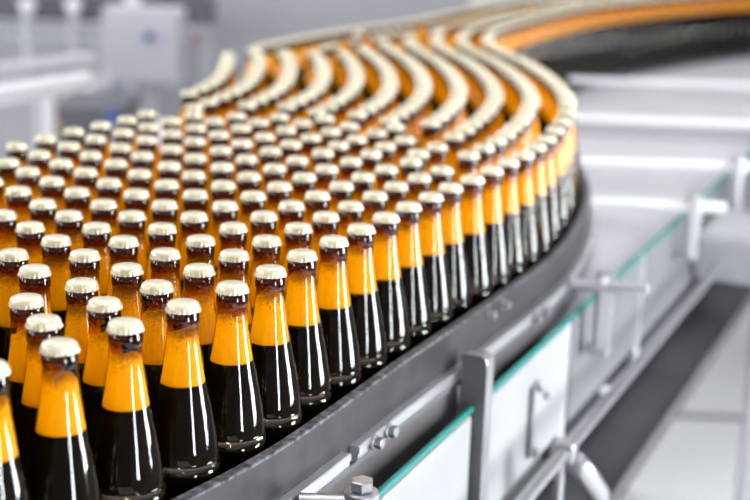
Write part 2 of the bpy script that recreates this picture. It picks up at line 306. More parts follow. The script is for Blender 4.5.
REST = (
    (-0.5652,0.7418),(-0.4793,0.7508),(-0.7082,0.7645),(-0.6284,0.7656),(-0.8658,0.7728),(-1.0237,0.7817),(-1.1058,0.782),(-0.7723,0.7858),(-0.9367,0.7858),
    (-0.5257,0.7999),(-0.4394,0.808),(-0.6683,0.8224),(-0.589,0.8237),(-0.824,0.8294),(-0.9809,0.837),(-1.0626,0.8377),(-0.8946,0.8417),(-0.7326,0.8434),(-0.4855,0.8575),
    (-0.3994,0.8651),(-0.6289,0.8805),(-0.5488,0.8811),(-0.7845,0.8867),(-0.9386,0.893),(-1.0199,0.8933),(-0.854,0.8992),(-0.6931,0.9014),(-0.4448,0.9152),
    (-0.3598,0.9223),(-0.589,0.9375),(-0.5081,0.9389),(-0.7449,0.945),(-0.9783,0.9498),(-0.8984,0.9503),(-0.815,0.9568),(-0.6533,0.9586),(-0.405,0.9726),(-0.3214,0.9796),
    (-0.5488,0.9945),(-0.4682,0.9964),(-0.7038,1.0035),(-0.9384,1.0082),(-0.8582,1.0097),(-0.7754,1.0141),(-0.6129,1.016),(-0.3656,1.0312),(-0.509,1.0524),
    (-0.4292,1.0542),(-0.6635,1.0609),(-0.8988,1.0661),(-0.8184,1.0668),(-0.7352,1.0712),(-0.5733,1.0733),(-0.3271,1.0893),(-0.4703,1.1101),(-0.3906,1.1124),
    (-0.6238,1.1182),(-0.7783,1.1238),(-0.8584,1.1239),(-0.6952,1.1284),(-0.5346,1.131),(-0.4319,1.1682),(-0.3514,1.1711),(-0.5848,1.1763),(-0.7382,1.1815),
    (-0.8177,1.1817),(-0.655,1.1877),(-0.4962,1.1891),(-0.8826,1.2032),(-0.393,1.2268),(-0.5452,1.2357),(-0.6992,1.2395),(-0.7777,1.2399),(-0.6162,1.2462),
    (-0.4573,1.2475),(-0.8428,1.2606),(-0.5065,1.2938),(-0.739,1.2979),(-0.66,1.2985),(-0.5772,1.3046),(-0.4197,1.3068),(-0.8029,1.3201),(-0.4687,1.3533),(-0.7,1.3567),
    (-0.6209,1.3572),(-0.5388,1.3639),(-0.7641,1.3787),(-0.4327,1.4135),(-0.6611,1.4155),(-0.5835,1.4161),(-0.502,1.4243),(-0.7254,1.4368),(-0.624,1.4754),
    (-0.5465,1.4784),(-0.4694,1.4858),(-0.6885,1.4957),(-0.5896,1.5361),(-0.5164,1.5417),(-0.654,1.5567),(-0.5617,1.6004),(-0.489,1.6059),(-0.6261,1.6207),
    (-0.5344,1.6643),(-0.5985,1.6856),(-0.5705,1.75),(-0.5427,1.8139),(-0.544,1.884),(0.0301,3.3802),(-0.2816,3.3852),(-0.1339,3.4085),(0.2222,3.413),(-0.045,3.4291),
    (0.2876,3.43),(0.086,3.4364),(0.1535,3.4395),(0.0196,3.4491),(-0.259,3.4506),(-0.1119,3.4733),(0.2118,3.4822),(0.2771,3.4997),(0.0759,3.5067),(0.1435,3.5085),
    (-0.2368,3.5161),(0.0092,3.5184),(0.2027,3.5514),(0.2678,3.5695),(0.0688,3.5764),(0.1364,3.5785),(-0.2138,3.5814),(0.0024,3.5891),(-0.0666,3.5981),(0.1985,3.6213),
    (0.2638,3.6392),(-0.1895,3.6461),(0.0663,3.6467),(0.1339,3.648),(0.1995,3.6928),(-0.1635,3.7102),(0.2658,3.711),(0.0684,3.7164),(0.136,3.7175),(-0.0157,3.7184),
    (0.2032,3.7625),(-0.1356,3.7734),(-0.0584,3.7771),(0.0129,3.7797),(0.2703,3.781),(0.1393,3.7869),(0.2093,3.8322),(-0.1065,3.8362),(0.0424,3.8415),(0.2773,3.8507),
    (0.146,3.8562),(-0.0767,3.8986),(0.2183,3.9011),(0.0725,3.9044),(0.2873,3.9195),(0.1553,3.9256),(-0.0468,3.961),(0.2302,3.9698),(0.3012,3.9881),(-0.0167,4.0233),
    (0.1321,4.0255),(0.2458,4.0376),(0.3183,4.0557),(0.0144,4.0851),(0.1637,4.0887),(0.2647,4.1068),(0.3379,4.1224),(0.0453,4.147),(0.1955,4.1564),(0.2853,4.1736),
    (0.3593,4.1892),(0.0748,4.2098),(0.2244,4.2248),(0.3074,4.2404),(0.3819,4.2562),(0.1017,4.2736),(0.2502,4.2926),(0.3302,4.3071),(0.4051,4.3234),(0.1264,4.3383),
    (0.2743,4.3599),(0.353,4.3728),(0.4285,4.3896),(0.1497,4.4035),(0.2971,4.4254),(0.3767,4.439),(0.4524,4.4554),(0.1724,4.4688),(0.3198,4.4898),(0.4009,4.5049),
    (0.4771,4.5216),(0.1954,4.5341),(0.3434,4.5547),(0.4258,4.5711),(0.5022,4.5874),(0.2191,4.5991),(0.3668,4.6218),(0.4514,4.6373),(0.528,4.6526),(0.2419,4.6645),
    (0.389,4.6872),(0.4773,4.7021),(0.5549,4.7184),(0.2641,4.73),(0.4113,4.7511),(0.5041,4.7665),(0.5823,4.7827),(0.2869,4.7953),(0.5318,4.8308),(0.6106,4.8471),
    (0.311,4.8601),(0.4583,4.8718),(0.5603,4.8952),(0.6395,4.9107),(0.3371,4.9241),(0.5903,4.9603),(0.6693,4.9737),(0.3656,4.9871),(0.5138,4.9903),(0.6209,5.0238),
    (0.7003,5.0361),(0.3958,5.0493),(0.5444,5.0506),(0.6533,5.0867),(0.7326,5.0981),(0.5879,5.1038),(0.427,5.111),(0.6856,5.1488),(0.7668,5.1599),(0.6073,5.1685),
    (0.4593,5.1722),(0.7202,5.2105),(0.8025,5.2213),(0.6411,5.2271),(0.4925,5.2329),(0.7556,5.2704),(0.8388,5.2807),(0.6755,5.2853),(0.5268,5.293),(0.7927,5.3304),
    (0.8761,5.3395),(0.7108,5.3429),(0.5619,5.3525),(0.8302,5.3891),(0.9147,5.3982),(0.6876,5.4094),(0.5981,5.4115),(0.8683,5.4474),(0.7829,5.4539),(0.9534,5.4561),
    (0.6352,5.4699),(0.9074,5.5057),(0.9926,5.5136),(0.7641,5.5269),(0.6734,5.5275),(0.9467,5.5632),(0.8598,5.5646),(1.0327,5.571),(0.7125,5.5846),(0.8995,5.6198),
    (0.9865,5.6203),(1.0731,5.6277),(0.7523,5.6412),(0.9397,5.6745),(1.0278,5.6778),(1.1144,5.6837),(0.7927,5.6973),(0.9806,5.7293),(1.0696,5.7343),(1.1566,5.7389),
    (0.8336,5.7531),(1.0231,5.7834),(1.112,5.7897),(1.1983,5.795),(0.875,5.8086),(0.9636,5.8155),(1.0647,5.838),(1.1552,5.8471),(1.2415,5.8499),(0.9165,5.864),
    (1.0067,5.8727),(1.1048,5.8923),(1.1988,5.9024),(1.2848,5.9026),(0.9579,5.9195),(1.1467,5.9454),(1.2447,5.9569),(1.33,5.9581),(1.0008,5.9736),(1.1903,5.9971),
    (1.2876,6.0107),(1.3752,6.0113),(1.0438,6.0278),(1.1374,6.0391),(1.2328,6.0504),(1.3326,6.0638),(1.4207,6.0641),(1.0858,6.0829),(1.277,6.103),(1.3784,6.1168),
    (1.4669,6.1173),(1.1315,6.1348),(1.3214,6.1558),(1.424,6.1696),(1.5126,6.1702),(1.1759,6.1879),(1.3661,6.209),(1.4698,6.2225),(1.5587,6.2237),(1.2205,6.2408),
    (1.411,6.263),(1.516,6.2761),(1.605,6.2769),(1.265,6.2938),(1.4558,6.3178),(1.5625,6.3295),(1.6509,6.3296),(1.3093,6.347),(1.4996,6.3722),(1.6085,6.3822),
    (1.6971,6.3823),(1.3531,6.4006),(1.5429,6.4268),(1.7434,6.435),(1.6549,6.4351),(1.3964,6.4546),(1.5861,6.4815),(1.7896,6.4875),(1.7013,6.4879),(1.4395,6.5088),
    (1.629,6.5361),(1.8367,6.5407),(1.7482,6.5409),(1.4823,6.5631),(1.8839,6.5936),(1.7949,6.5938),(1.5251,6.6175),(1.6197,6.6313),(1.7142,6.645),(1.93,6.6461),
    (1.8415,6.6462),)

# ------------------------------------------------------------------ one bottle
GLASS = [(.0,.0),(.026,.0),(.0312,.0025),(.0330,.008),(.0333,.016),(.0333,.108),(.0331,.116),(.0325,.1235),(.0314,.131),(.0301,.1385),(.0283,.1485),(.0262,.1605),(.0236,.1725),(.0210,.186),
         (.0187,.199),(.0168,.211),(.0153,.222),(.0143,.232),(.0138,.2385),(.0140,.2398),(.0146,.2412),(.0147,.2445),(.0141,.2468),(.0133,.2480),(.0132,.2565),(.0,.2565)]
def radius(z):
    for (r0, z0), (r1, z1) in zip(GLASS[:-1], GLASS[1:]):
        if z0 <= z <= z1 and z1 > z0: return r0 + (r1-r0)*(z-z0)/(z1-z0)
    return GLASS[1][0]
FILL = .1868

def dense(prof):
    """round the lathe profile with one Catmull pass"""
    P = [Vector((r, z, 0)) for r, z in prof]
    q = catmull(P[2:-4], .004)
    return [(0.0001, 0)] + [prof[1]] + [(v.x, v.y) for v in q] + [prof[-2], (.0001, .2565)]

def bm_glass(seg=40, simple=False):
    bm = bmesh.new(); add_lathe(bm, [(max(r,.0001), z) for r, z in GLASS] if simple else dense(GLASS), seg, close=False); return bm
def bm_beer(seg=36, fill=FILL):
    bm = bmesh.new(); zs = [.003,.012,.108,.116,.1235,.131,.1385,.1485,.1605,.1725,fill]
    add_lathe(bm, [(.0001,.003)] + [(radius(z)-.0013, z) for z in zs] + [(.0001, fill)], seg, close=False); return bm
def bm_foam(seg=36, fill=FILL, top=.226, rough=.003, rnd=None):
    bm = bmesh.new(); n = 8; z0 = fill + .0003
    zs = [z0 + (top-z0)*k/n for k in range(n+1)]
    add_lathe(bm, [(.0001, z0)] + [(radius(z)-.0013, z) for z in zs] + [(.006, top+.0004), (.0001, top)], seg, close=False)
    if rnd:
        ph = [rnd.uniform(0, 6.28) for _ in range(4)]
        for v in bm.verts:
            t = (v.co.z-z0)/(top-z0)
            if t > .55:
                a = math.atan2(v.co.y, v.co.x)
                dz = rough*(t-.55)/.45*(math.sin(a+ph[0]) + .6*math.sin(2*a+ph[1]) + .45*math.sin(5*a+ph[2]))
                v.co.z += dz; rr = math.hypot(v.co.x, v.co.y)
                if rr > .008:
                    s = (radius(min(v.co.z, .2385))-.0013)/rr; v.co.x *= s; v.co.y *= s
    return bm
def bm_cap(simple=False):
    bm = bmesh.new(); teeth = 21; seg = 24 if simple else 84
    prof = [(.0001,.2600),(.0060,.25995),(.0100,.2597),(.0120,.2592),(.0131,.2584),(.0138,.2572),(.0142,.2557),(.0146,.2536),(.0150,.2516)]
    if simple: prof = [prof[0]] + prof[3::2] + [prof[-1]]
    rings = []
    for i, (r, z) in enumerate(prof):
        t = max(0, (.2560-z)/.0044); ring = []
        for k in range(seg):
            a = 2*PI*k/seg; rr = r + (0 if simple else .0008*t*math.cos(teeth*a))
            ring.append(bm.verts.new((rr*math.cos(a), rr*math.sin(a), z)))
        rings.append(ring)
    rings.append([bm.verts.new((.0133*math.cos(2*PI*k/seg), .0133*math.sin(2*PI*k/seg), .2514)) for k in range(seg)])
    for q in range(len(rings)-1):
        for k in range(seg):
            bm.faces.new((rings[q][k], rings[q+1][k], rings[q+1][(k+1)%seg], rings[q][(k+1)%seg]))
    bm.faces.new(rings[0])
    return bm

rnd = random.Random(3)
GROUP = 'beer bottles on the accumulation conveyor'
g0 = bm_glass(); f0 = [bm_foam(top=t, rough=r, rnd=rnd) for t, r in ((.229,.002),(.233,.0015),(.236,.001),(.226,.0025),(.231,.002))]
proto = empty('beer_bottle', 'amber beer bottle', 'bottle', group=GROUP)
p_glass = obj('glass_body', g0, M['glass'], proto, smooth=True)
p_cap = obj('crown_cap', bm_cap(), M['cap'], proto, smooth=True, angle=.9)
p_beer = obj('beer', bm_beer(), M['beer'], proto, smooth=True)
p_foam = obj('foam', f0[0], M['foam'], proto, smooth=True)
foam_meshes = [p_foam.data]
for b in f0[1:]:
    t = obj('foam', b, M['foam'], None, smooth=True); foam_meshes.append(t.data); bpy.data.objects.remove(t)

single = [Vector((x, y, 0)) for x, y in SINGLE]
rest = [Vector((x, y, 0)) for x, y in REST]

# rows counted in from the guide rail, bottles counted along each row from the camera end
rows = {}
for t in single:
    off, s = side_of(RP, t); k = max(0, int(round(-off/.0635)))
    rows.setdefault(k, []).append((s, t))
order = {}
for k in rows:
    for n, (s, t) in enumerate(sorted(rows[k], key=lambda q: q[0])): order[id(t)] = (k, n+1, len(rows[k]))
def label(k, n, tot):
    end = 'nearest the camera' if n == 1 else ordinal(n) + ' from the camera end'
    if k == 0: return 'gold-capped amber beer bottle beside the steel guide plate, ' + end
    return 'gold-capped amber beer bottle, %s row in from the guide plate, %s' % (ordinal(k+1), end)
first = True
for t in single:
    p = t
    if first: r = proto; kids = (p_glass, p_cap, p_beer, p_foam); first = False
    else:
        r = proto.copy(); C.objects.link(r); kids = []
        for ch in (p_glass, p_cap, p_beer, p_foam):
            c = ch.copy(); C.objects.link(c); c.parent = r; kids.append(c)
    kids[3].data = foam_meshes[rnd.randrange(len(foam_meshes))]
    r.location = (p.x, p.y, BELT_Z+.0005); r.rotation_euler = (0, 0, rnd.uniform(0, 6.28))
    r['label'] = label(*order[id(t)]); r['group'] = GROUP

# the far rest of the stream
verts, faces, mids = [], [], []
tmpl = []
for bm, mi in ((bm_glass(20, True), 0), (bm_cap(True), 1), (bm_beer(20), 2), (bm_foam(20, top=.228), 3)):
    bmesh.ops.recalc_face_normals(bm, faces=bm.faces); bm.verts.ensure_lookup_table(); bm.verts.index_update()
    tmpl.append(([tuple(v.co) for v in bm.verts], [[v.index for v in f.verts] for f in bm.faces], mi)); bm.free()
for t in rest:
    p = t
    for vs, fs, mi in tmpl:
        o = len(verts)
        verts += [(a+p.x, b+p.y, c) for a, b, c in vs]; faces += [[i+o for i in f] for f in fs]; mids += [mi]*len(fs)
me = bpy.data.meshes.new('beer_bottle_mass'); me.from_pydata(verts, [], faces)
for q in ('glass', 'cap', 'beer', 'foam'): me.materials.append(M[q])
me.polygons.foreach_set('material_index', mids); me.polygons.foreach_set('use_smooth', [True]*len(faces)); me.update()
mass = bpy.data.objects.new('beer_bottle_mass', me); C.objects.link(mass); mass.location = (0, 0, BELT_Z+.0005)
tag(mass, 'blurred far mass of gold-capped amber beer bottles round the conveyor bend', 'bottles', kind='stuff')
print('BOTTLES', len(single), len(rest))

# ------------------------------------------------------------------ the curved conveyor that carries the bottles
def sub(path, y0, y1): return [p for p in path if y0 <= p.y <= y1]
conv = empty('accumulation_conveyor', 'S-curved bottle conveyor with black belt between brushed steel guide plates', 'conveyor', (0, 1.5, 0))
def cobj(name, bm, m, **k): return obj(name, local(bm, conv.location), m, conv, **k)

bm = bmesh.new()                                     # belt slab between the two edges
ys = [.46 + .06*i for i in range(110)]
def x_at(path, y):
    for a, b in zip(path[:-1], path[1:]):
        if a.y <= y <= b.y and b.y > a.y: return a.x + (b.x-a.x)*(y-a.y)/(b.y-a.y)
    return path[-1].x
rows_v = []
for y in ys:
    if y > 6.74: break
    xl, xr = x_at(LP, y)-.046, x_at(RP, y)+.036
    rows_v.append([bm.verts.new((x, y, z)) for x, z in ((xl, BELT_Z), (xr, BELT_Z), (xr, BELT_Z-.05), (xl, BELT_Z-.05))])
for a, b in zip(rows_v[:-1], rows_v[1:]):
    for k in range(4): bm.faces.new((a[k], a[(k+1)%4], b[(k+1)%4], b[k]))
bm.faces.new(rows_v[0]); bm.faces.new(rows_v[-1])
cobj('belt', bm, M['belt'])

R_HI, R_LO = sub(RP, .45, 3.5), sub(RP, 3.5, 6.72)
L_ALL = sub(LP, .45, 6.72)
TOP = 1.107
bm = bmesh.new(); add_sweep(bm, R_HI, [(.0390, .955), (.0390, TOP-.003), (.0490, TOP-.003), (.0490, .955)])
gp = cobj('guide_plate', bm, M['steel'])
bm = bmesh.new(); add_sweep(bm, R_HI, [(.0385, TOP-.003), (.0385, TOP-.0008), (.0395, TOP), (.0485, TOP), (.0495, TOP-.0008), (.0495, TOP-.003)])
e = cobj('plate_edge', bm, M['lip']); e['label'] = 'dark scuffed top edge'
bm = bmesh.new(); add_sweep(bm, R_LO, [(.0390, .955), (.0390, 1.018), (.0490, 1.018), (.0490, .955)])
cobj('guide_plate', bm, M['darkplate'])
bm = bmesh.new(); add_sweep(bm, L_ALL, [(-.0600, .955), (-.0600, TOP), (-.0510, TOP), (-.0510, .955)])
cobj('guide_plate', bm, M['steel'])
for path, a, b in ((sub(RP, .45, 3.5), .0364, .0388), (L_ALL, -.0508, -.0484)):  # black strip added inside the plates so the bottle bodies reflect dark
    bm = bmesh.new(); add_sweep(bm, path, [(a, 1.002), (a, TOP-.004), (b, TOP-.004), (b, 1.002)]); o = cobj('added_dark_liner', bm, M['belt']); o['label'] = 'black inner strip added to darken bottle reflections'
# the bright wear strip in two lengths with a stepped profile
STRIP = [(.0492, 1.0405), (.0492, 1.0575), (.0590, 1.0575), (.0602, 1.0560), (.0602, 1.0500), (.0588, 1.0490), (.0588, 1.0440), (.0570, 1.0405)]
split = 1.428
for y0, y1 in ((.45, split), (split+.004, 3.45)):
    bm = bmesh.new(); add_sweep(bm, sub(RP, y0, y1), STRIP); cobj('wear_strip', bm, M['bright'])
bm = bmesh.new(); add_sweep(bm, sub(RP, .45, 3.45), [(.0492, 1.0330), (.0492, 1.0395), (.0560, 1.0395), (.0560, 1.0330)])
cobj('strip_carrier', bm, M['darkgrey'])
for path, a, b in ((sub(RP, .45, 3.5), .0492, .0520), (sub(LP, .45, 6.72), -.0640, -.0612)):
    bm = bmesh.new(); add_sweep(bm, path, [(a, .80), (a, 1.030), (b, 1.030), (b, .80)]); cobj('side_plate', bm, M['darkplate'])

def frame_at(p):
    """nearest point on the right edge with its direction and outward normal"""
    i = min(range(len(RP)), key=lambda k: (RP[k]-Vector((p.x, p.y, 0))).length)
    d = (RP[min(i+1, len(RP)-1)] - RP[max(i-1, 0)]).normalized()
    return RP[i], d, Vector((d.y, -d.x, 0))

def bolt(p, z, off, r=.0068):
    q, d, nrm = frame_at(Vector((p[0], p[1], 0)))
    a = q + nrm*off + Vector((0, 0, z)) + d*((Vector((p[0], p[1], 0))-q).dot(d))
    bm = bmesh.new(); add_rod(bm, a, a+nrm*.003, r*1.25, 20, .1); add_rod(bm, a+nrm*.003, a+nrm*.011, r, 6, .12)
    cobj('bolt', bm, M['satin'])
for p, z in (((.011, 1.442), 1.050), ((.029, 1.476), 1.050), ((.241, 1.925), 1.050), ((.26, 1.962), 1.050)): bolt(p, z, .0600)
for p in ((.146, 1.789), (.169, 1.839)): bolt(p, 1.094, .0490, .0055)

# the upright bracket with a rounded top
q, d, nrm = frame_at(Vector((.06, 1.71, 0)))
bm = bmesh.new(); prof = []
w0, w1, zt, zb = .0625, .0955, 1.079, .78
for k in range(9):
    a = PI/2*k/8; prof.append((w1-.011+.011*math.sin(a), zt-.011+.011*math.cos(a)))
prof = [(w0, zb), (w0, zt-.004), (w0+.004, zt)] + prof + [(w1, zb)]
A = [bm.verts.new(q + nrm*o + d*-.012 + Vector((0, 0, z))) for o, z in prof]
B = [bm.verts.new(q + nrm*o + d*.012 + Vector((0, 0, z))) for o, z in prof]
bm.faces.new(A); bm.faces.new(B[::-1])
for k in range(len(A)):
    f = bm.faces.new((A[k], A[(k+1)%len(A)], B[(k+1)%len(A)], B[k])); f.material_index = 1
br = cobj('bracket', bm, [M['bracket'], M['bracket_edge']], bevel=.0015)
bm = bmesh.new(); add_rod(bm, q+nrm*.0602+Vector((0, 0, 1.048)), q+nrm*.0625+Vector((0, 0, 1.048)), .009); cobj('spacer', bm, M['satin'])
for (px, py) in ((-.75, .7), (-.12, 1.75), (.05, 2.6), (.0, 3.4), (.25, 4.3), (.8, 5.3)):
    bm = bmesh.new(); add_box(bm, (px, py, .475), (.06, .06, .95)); add_box(bm, (px, py, .006), (.12, .12, .012)); cobj('leg', bm, M['satin'])

# ------------------------------------------------------------------ the straight machine frame on the right
P0, U, N = Vector((.103, 1.605, 0)), Vector((.382, .924, 0)), Vector((.924, -.382, 0))
Z3 = Vector((0, 0, 1))
def ln(t, off=0, z=0): return P0 + U*t + N*off + Z3*z
mf = empty('side_conveyor', 'straight side conveyor with pale panels and teal seal along its top edge', 'conveyor', (.5, 2.4, 0))
def mobj(name, bm, m, **k): return obj(name, local(bm, mf.location), m, mf, **k)
def slab(bm, t0, t1, o0, o1, z0, z1): add_box(bm, ln((t0+t1)/2, (o0+o1)/2, (z0+z1)/2), (t1-t0, o1-o0, z1-z0), (U, N, Z3))
T0, T1 = -1.0, 4.6
bm = bmesh.new(); slab(bm, T0, T1, -.008, -.001, 1.009, 1.0155); o = mobj('teal_seal', bm, M['teal'], bevel=.002); o['label'] = 'teal seal strip'
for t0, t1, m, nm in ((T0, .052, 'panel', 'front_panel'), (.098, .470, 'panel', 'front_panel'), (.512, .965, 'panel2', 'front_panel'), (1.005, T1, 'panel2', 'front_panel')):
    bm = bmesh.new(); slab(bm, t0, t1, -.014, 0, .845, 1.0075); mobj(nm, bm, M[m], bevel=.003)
for t0, t1 in ((.472, .510), (.967, 1.003)):
    bm = bmesh.new(); slab(bm, t0, t1, -.016, -.004, .80, 1.004); mobj('panel_post', bm, M['midgrey'], bevel=.002)
bm = bmesh.new(); slab(bm, T0, T1, -.10, -.016, .76, .80); mobj('underside_beam', bm, M['darkgrey'])
# hinged latch on the second panel
bm = bmesh.new(); slab(bm, .292, .306, .0, .006, .868, .968); mobj('hinge_leaf', bm, M['panel2'], bevel=.001)
for z in (.868, .964):
    bm = bmesh.new(); add_rod(bm, ln(.318, 0, z), ln(.318, .012, z), .008); mobj('hinge_knob', bm, M['satin'])
bm = bmesh.new(); add_rod(bm, ln(.372, 0, .934), ln(.372, .008, .934), .006); mobj('screw', bm, M['satin'])
# deck between the curve and the frame
bm = bmesh.new(); up, lo = [], []
edge = [p for p in sub(RP, 2.02, 6.3)][::4]
quad = []
for p in edge:
    dd = .053
    _, d_, n_ = frame_at(p); a = p + n_*dd
    t = (p.y-P0.y)/U.y; b = ln(t, -.012)
    if p.y > 3.4: b = Vector((max(b.x, a.x+.05), p.y, 0))
    quad.append((a, b))
def strip(bm, quads, z0, z1):
    rr = [[bm.verts.new((a.x, a.y, z1)), bm.verts.new((b.x, b.y, z1)), bm.verts.new((b.x, b.y, z0)), bm.verts.new((a.x, a.y, z0))] for a, b in quads]
    for s, t in zip(rr[:-1], rr[1:]):
        for k in range(4): bm.faces.new((s[k], s[(k+1)%4], t[(k+1)%4], t[k]))
    bm.faces.new(rr[0]); bm.faces.new(rr[-1])
strip(bm, quad, .975, .998); mobj('deck', bm, M['deck'])
bm = bmesh.new(); edge = sub(RP, .70, 2.02)[::4]
strip(bm, [(p + frame_at(p)[2]*.053, ln((p-P0).dot(U), -.012)) for p in edge], .955, .985); mobj('gutter', bm, M['darkplate'])
bm = bmesh.new(); add_box(bm, (1.0, 4.02, 1.004), (1.3, .30, .012)); o = mobj('deck_band', bm, M['midgrey']); o['label'] = 'darker grey band'  # darker grey band across the deck
for t in (-.95, 2.13, 4.3):
    bm = bmesh.new(); add_box(bm, ln(t, .075, .357), (.05, .05, .714)); add_box(bm, ln(t, .075, .005), (.11, .11, .01)); mobj('leg', bm, M['midgrey'])

# tube rail that runs along the frame
tr = empty('tube_rail', 'slim steel tube running beside the side conveyor above the dark channel', 'rail', (.5, 2.4, 0))
def tobj(name, bm, m, **k): return obj(name, local(bm, tr.location), m, tr, **k)
bm = bmesh.new(); add_rod(bm, ln(T0, .07, .913), ln(1.385, .07, .910), .0085, 20); tobj('tube', bm, M['satin'], smooth=True, angle=.6)
for t in (-.62, .235):
    bm = bmesh.new(); slab(bm, t-.014, t+.014, .056, .084, .896, .926); tobj('clamp', bm, M['satin'], bevel=.005)
    bm = bmesh.new(); add_rod(bm, ln(t, .064, .745), ln(t, .064, .897), .007); tobj('standoff', bm, M['satin'], smooth=True, angle=.6)
for t in (.705,):
    bm = bmesh.new(); add_box(bm, ln(t, .012, .840), (.030, .022, .008), (U, N, Z3)); mobj('clip', bm, M['white'], bevel=.002)
bm = bmesh.new(); add_tube_path(bm, [ln(.245, .08, .895), ln(.27, .092, .87), ln(.31, .10, .83), ln(.33, .10, .77), ln(.33, .10, .70)], .015, 14); tobj('stay', bm, M['satin'], smooth=True)

# dark cable channel below
bm = bmesh.new(); slab(bm, T0, 4.4, -.13, .076, .715, .745); slab(bm, T0, 4.4, .074, .078, .715, .752)
ch = obj('cable_channel', local(bm, (.5, 2.4, 0)), M['channel'], bevel=.002); ch.location = (.5, 2.4, 0)
bmesh_done = True
tag(ch, 'wide dark grey channel under the slim tube rail, above the white floor', 'channel')

# ------------------------------------------------------------------ the supports that hold the guide plate
SUP = [(-.345, 1.052, 'round clamp post with hex bolt holding the guide plate in front'),
       (.56, 1.052, 'steel post with short cross rod just behind the upright bracket'),
       (1.235, 1.050, 'steel post with long cross rod, second beyond the upright bracket'),
       (1.72, 1.050, 'post with long cross rod over the deck, third beyond the upright bracket'),
       (2.42, 1.050, 'long cross rod in front of the grey deck band'),
       (3.33, 1.050, 'farthest long cross rod, just in front of the far bottle branch')]
for i, (t, z, lab) in enumerate(SUP):
    off = .020 if i == 0 else .030
    base = ln(t, off, 0) + (Vector((.006, 0, 0)) if i == 0 else Vector())
    s = empty('rail_support', lab, 'rail support', (base.x, base.y, 0), group='posts with cross rods holding the guide plate')
    def sobj(name, bm, m, **k): return obj(name, local(bm, (base.x, base.y, 0)), m, s, **k)
    y = base.y
    if i == 0: xs = x_at(RP, y+.0)+.060/.84 - .002
    else: xs = x_at(RP, y) + .064
    tip = base.x + (.0 if i == 0 else .062)
    bm = bmesh.new(); add_rod(bm, (xs, y, z), (tip, y-.012 if i == 1 else y, z), .0088 if i < 2 else .0105, 20); sobj('cross_rod', bm, M['satin' if i < 2 else 'rod'], smooth=True, angle=.6)
    if i == 0:
        bm = bmesh.new(); add_rod(bm, base+Z3*.93, base+Z3*1.066, .0165, 28, .1); sobj('post', bm, M['satin'], smooth=True, angle=.6)
        bm = bmesh.new(); add_rod(bm, base+Z3*1.066, base+Z3*1.077, .0115, 6, .12); sobj('hex_bolt', bm, M['satin'])
    else:
        bm = bmesh.new(); add_box(bm, base+Z3*1.012, (.026, .022, .125)); sobj('post', bm, M['satin'], bevel=.004)
        bm = bmesh.new(); add_rod(bm, base+Vector((-.010, -.012, 1.062)), base+Vector((-.010, -.022, 1.062)), .008); sobj('clamp_knob', bm, M['satin'])
    bm = bmesh.new(); slab(bm, t-.014, t+.014, .0005, off+.012, .945, .957); sobj('foot', bm, M['midgrey'], bevel=.002)

# drive unit on the outside of the frame, further back
g = ln(1.62, .03, .0)
gm = empty('drive_unit', 'dark grey gear motor with white cover beside the far end of the side conveyor', 'motor', (g.x, g.y, 0))
def gobj(name, bm, m, **k): return obj(name, local(bm, (g.x, g.y, 0)), m, gm, **k)
bm = bmesh.new(); slab(bm, 1.41, 1.68, .002, .16, .86, .965); gobj('gearbox', bm, M['midgrey'], bevel=.02)
bm = bmesh.new(); add_rod(bm, ln(1.59, .16, .925), ln(1.59, .40, .925), .055, 28); gobj('motor', bm, M['darkgrey'], smooth=True, angle=.6)
bm = bmesh.new(); add_rod(bm, ln(1.475, .165, .90), ln(1.475, .27, .90), .045, 24, .4); gobj('cover', bm, M['white'], smooth=True, angle=.6)


# ------------------------------------------------------------------ the hall
bm = bmesh.new(); add_box(bm, (0, 8, -.05), (16, 30, .1)); fl = struct('floor', bm, M['floor'])
bm = bmesh.new(); add_box(bm, (1.6, 4.48, .001), (1.9, .035, .004)); struct('floor_line_1', bm, M['floor_strip'])  # thin dark strip on the floor
bm = bmesh.new(); add_box(bm, (-2.0, -.6, .002), (4.2, 5.0, .004)); struct('added_dark_floor', bm, M['reflect_dark'])  # unseen dark patch added so the bottle bodies reflect black
WX = 2.9
wins = [(-1.9, .9), (1.75, 1.05)]  # unseen glowing windows added to put the white streaks on the necks
bm = bmesh.new()
yprev = -6
for yc, w in wins:
    add_box(bm, (WX+.1, (yprev+yc-w/2)/2, 3.0), (.2, yc-w/2-yprev, 6.0)); yprev = yc+w/2
    add_box(bm, (WX+.1, yc, .35), (.2, w, .7)); add_box(bm, (WX+.1, yc, 4.25), (.2, w, 3.5))
add_box(bm, (WX+.1, (yprev+20)/2, 3.0), (.2, 20-yprev, 6.0)); struct('wall_right', bm, M['wall'])
for i, (yc, w) in enumerate(wins):
    bm = bmesh.new(); z0, z1 = .7, 2.5
    for s in (-1, 1): add_box(bm, (WX+.05, yc+s*(w/2-.02), (z0+z1)/2), (.08, .04, z1-z0))
    for z in (z0+.02, z1-.02): add_box(bm, (WX+.05, yc, z), (.08, w-.08, .04))
    wf = struct('added_window_%d' % (i+1), bm, M['white'])
    bm = bmesh.new(); add_box(bm, (WX+.06, yc, (z0+z1)/2), (.012, w-.08, z1-z0-.08)); p = obj('pane', bm, M['pane'], wf)
LW = [(-2.2, 1.6), (1.5, 1.6), (5.2, 1.6), (8.9, 1.6)]  # unseen glowing windows added for highlights on the left of the caps
bm = bmesh.new(); yprev = -6
for yc, ww in LW:
    add_box(bm, (-7.9, (yprev+yc-ww/2)/2, 3), (.2, yc-ww/2-yprev, 6)); yprev = yc+ww/2
    add_box(bm, (-7.9, yc, .9), (.2, ww, 1.8)); add_box(bm, (-7.9, yc, 5.4), (.2, ww, 1.2))
add_box(bm, (-7.9, (yprev+20)/2, 3), (.2, 20-yprev, 6)); struct('wall_left', bm, M['wall'])
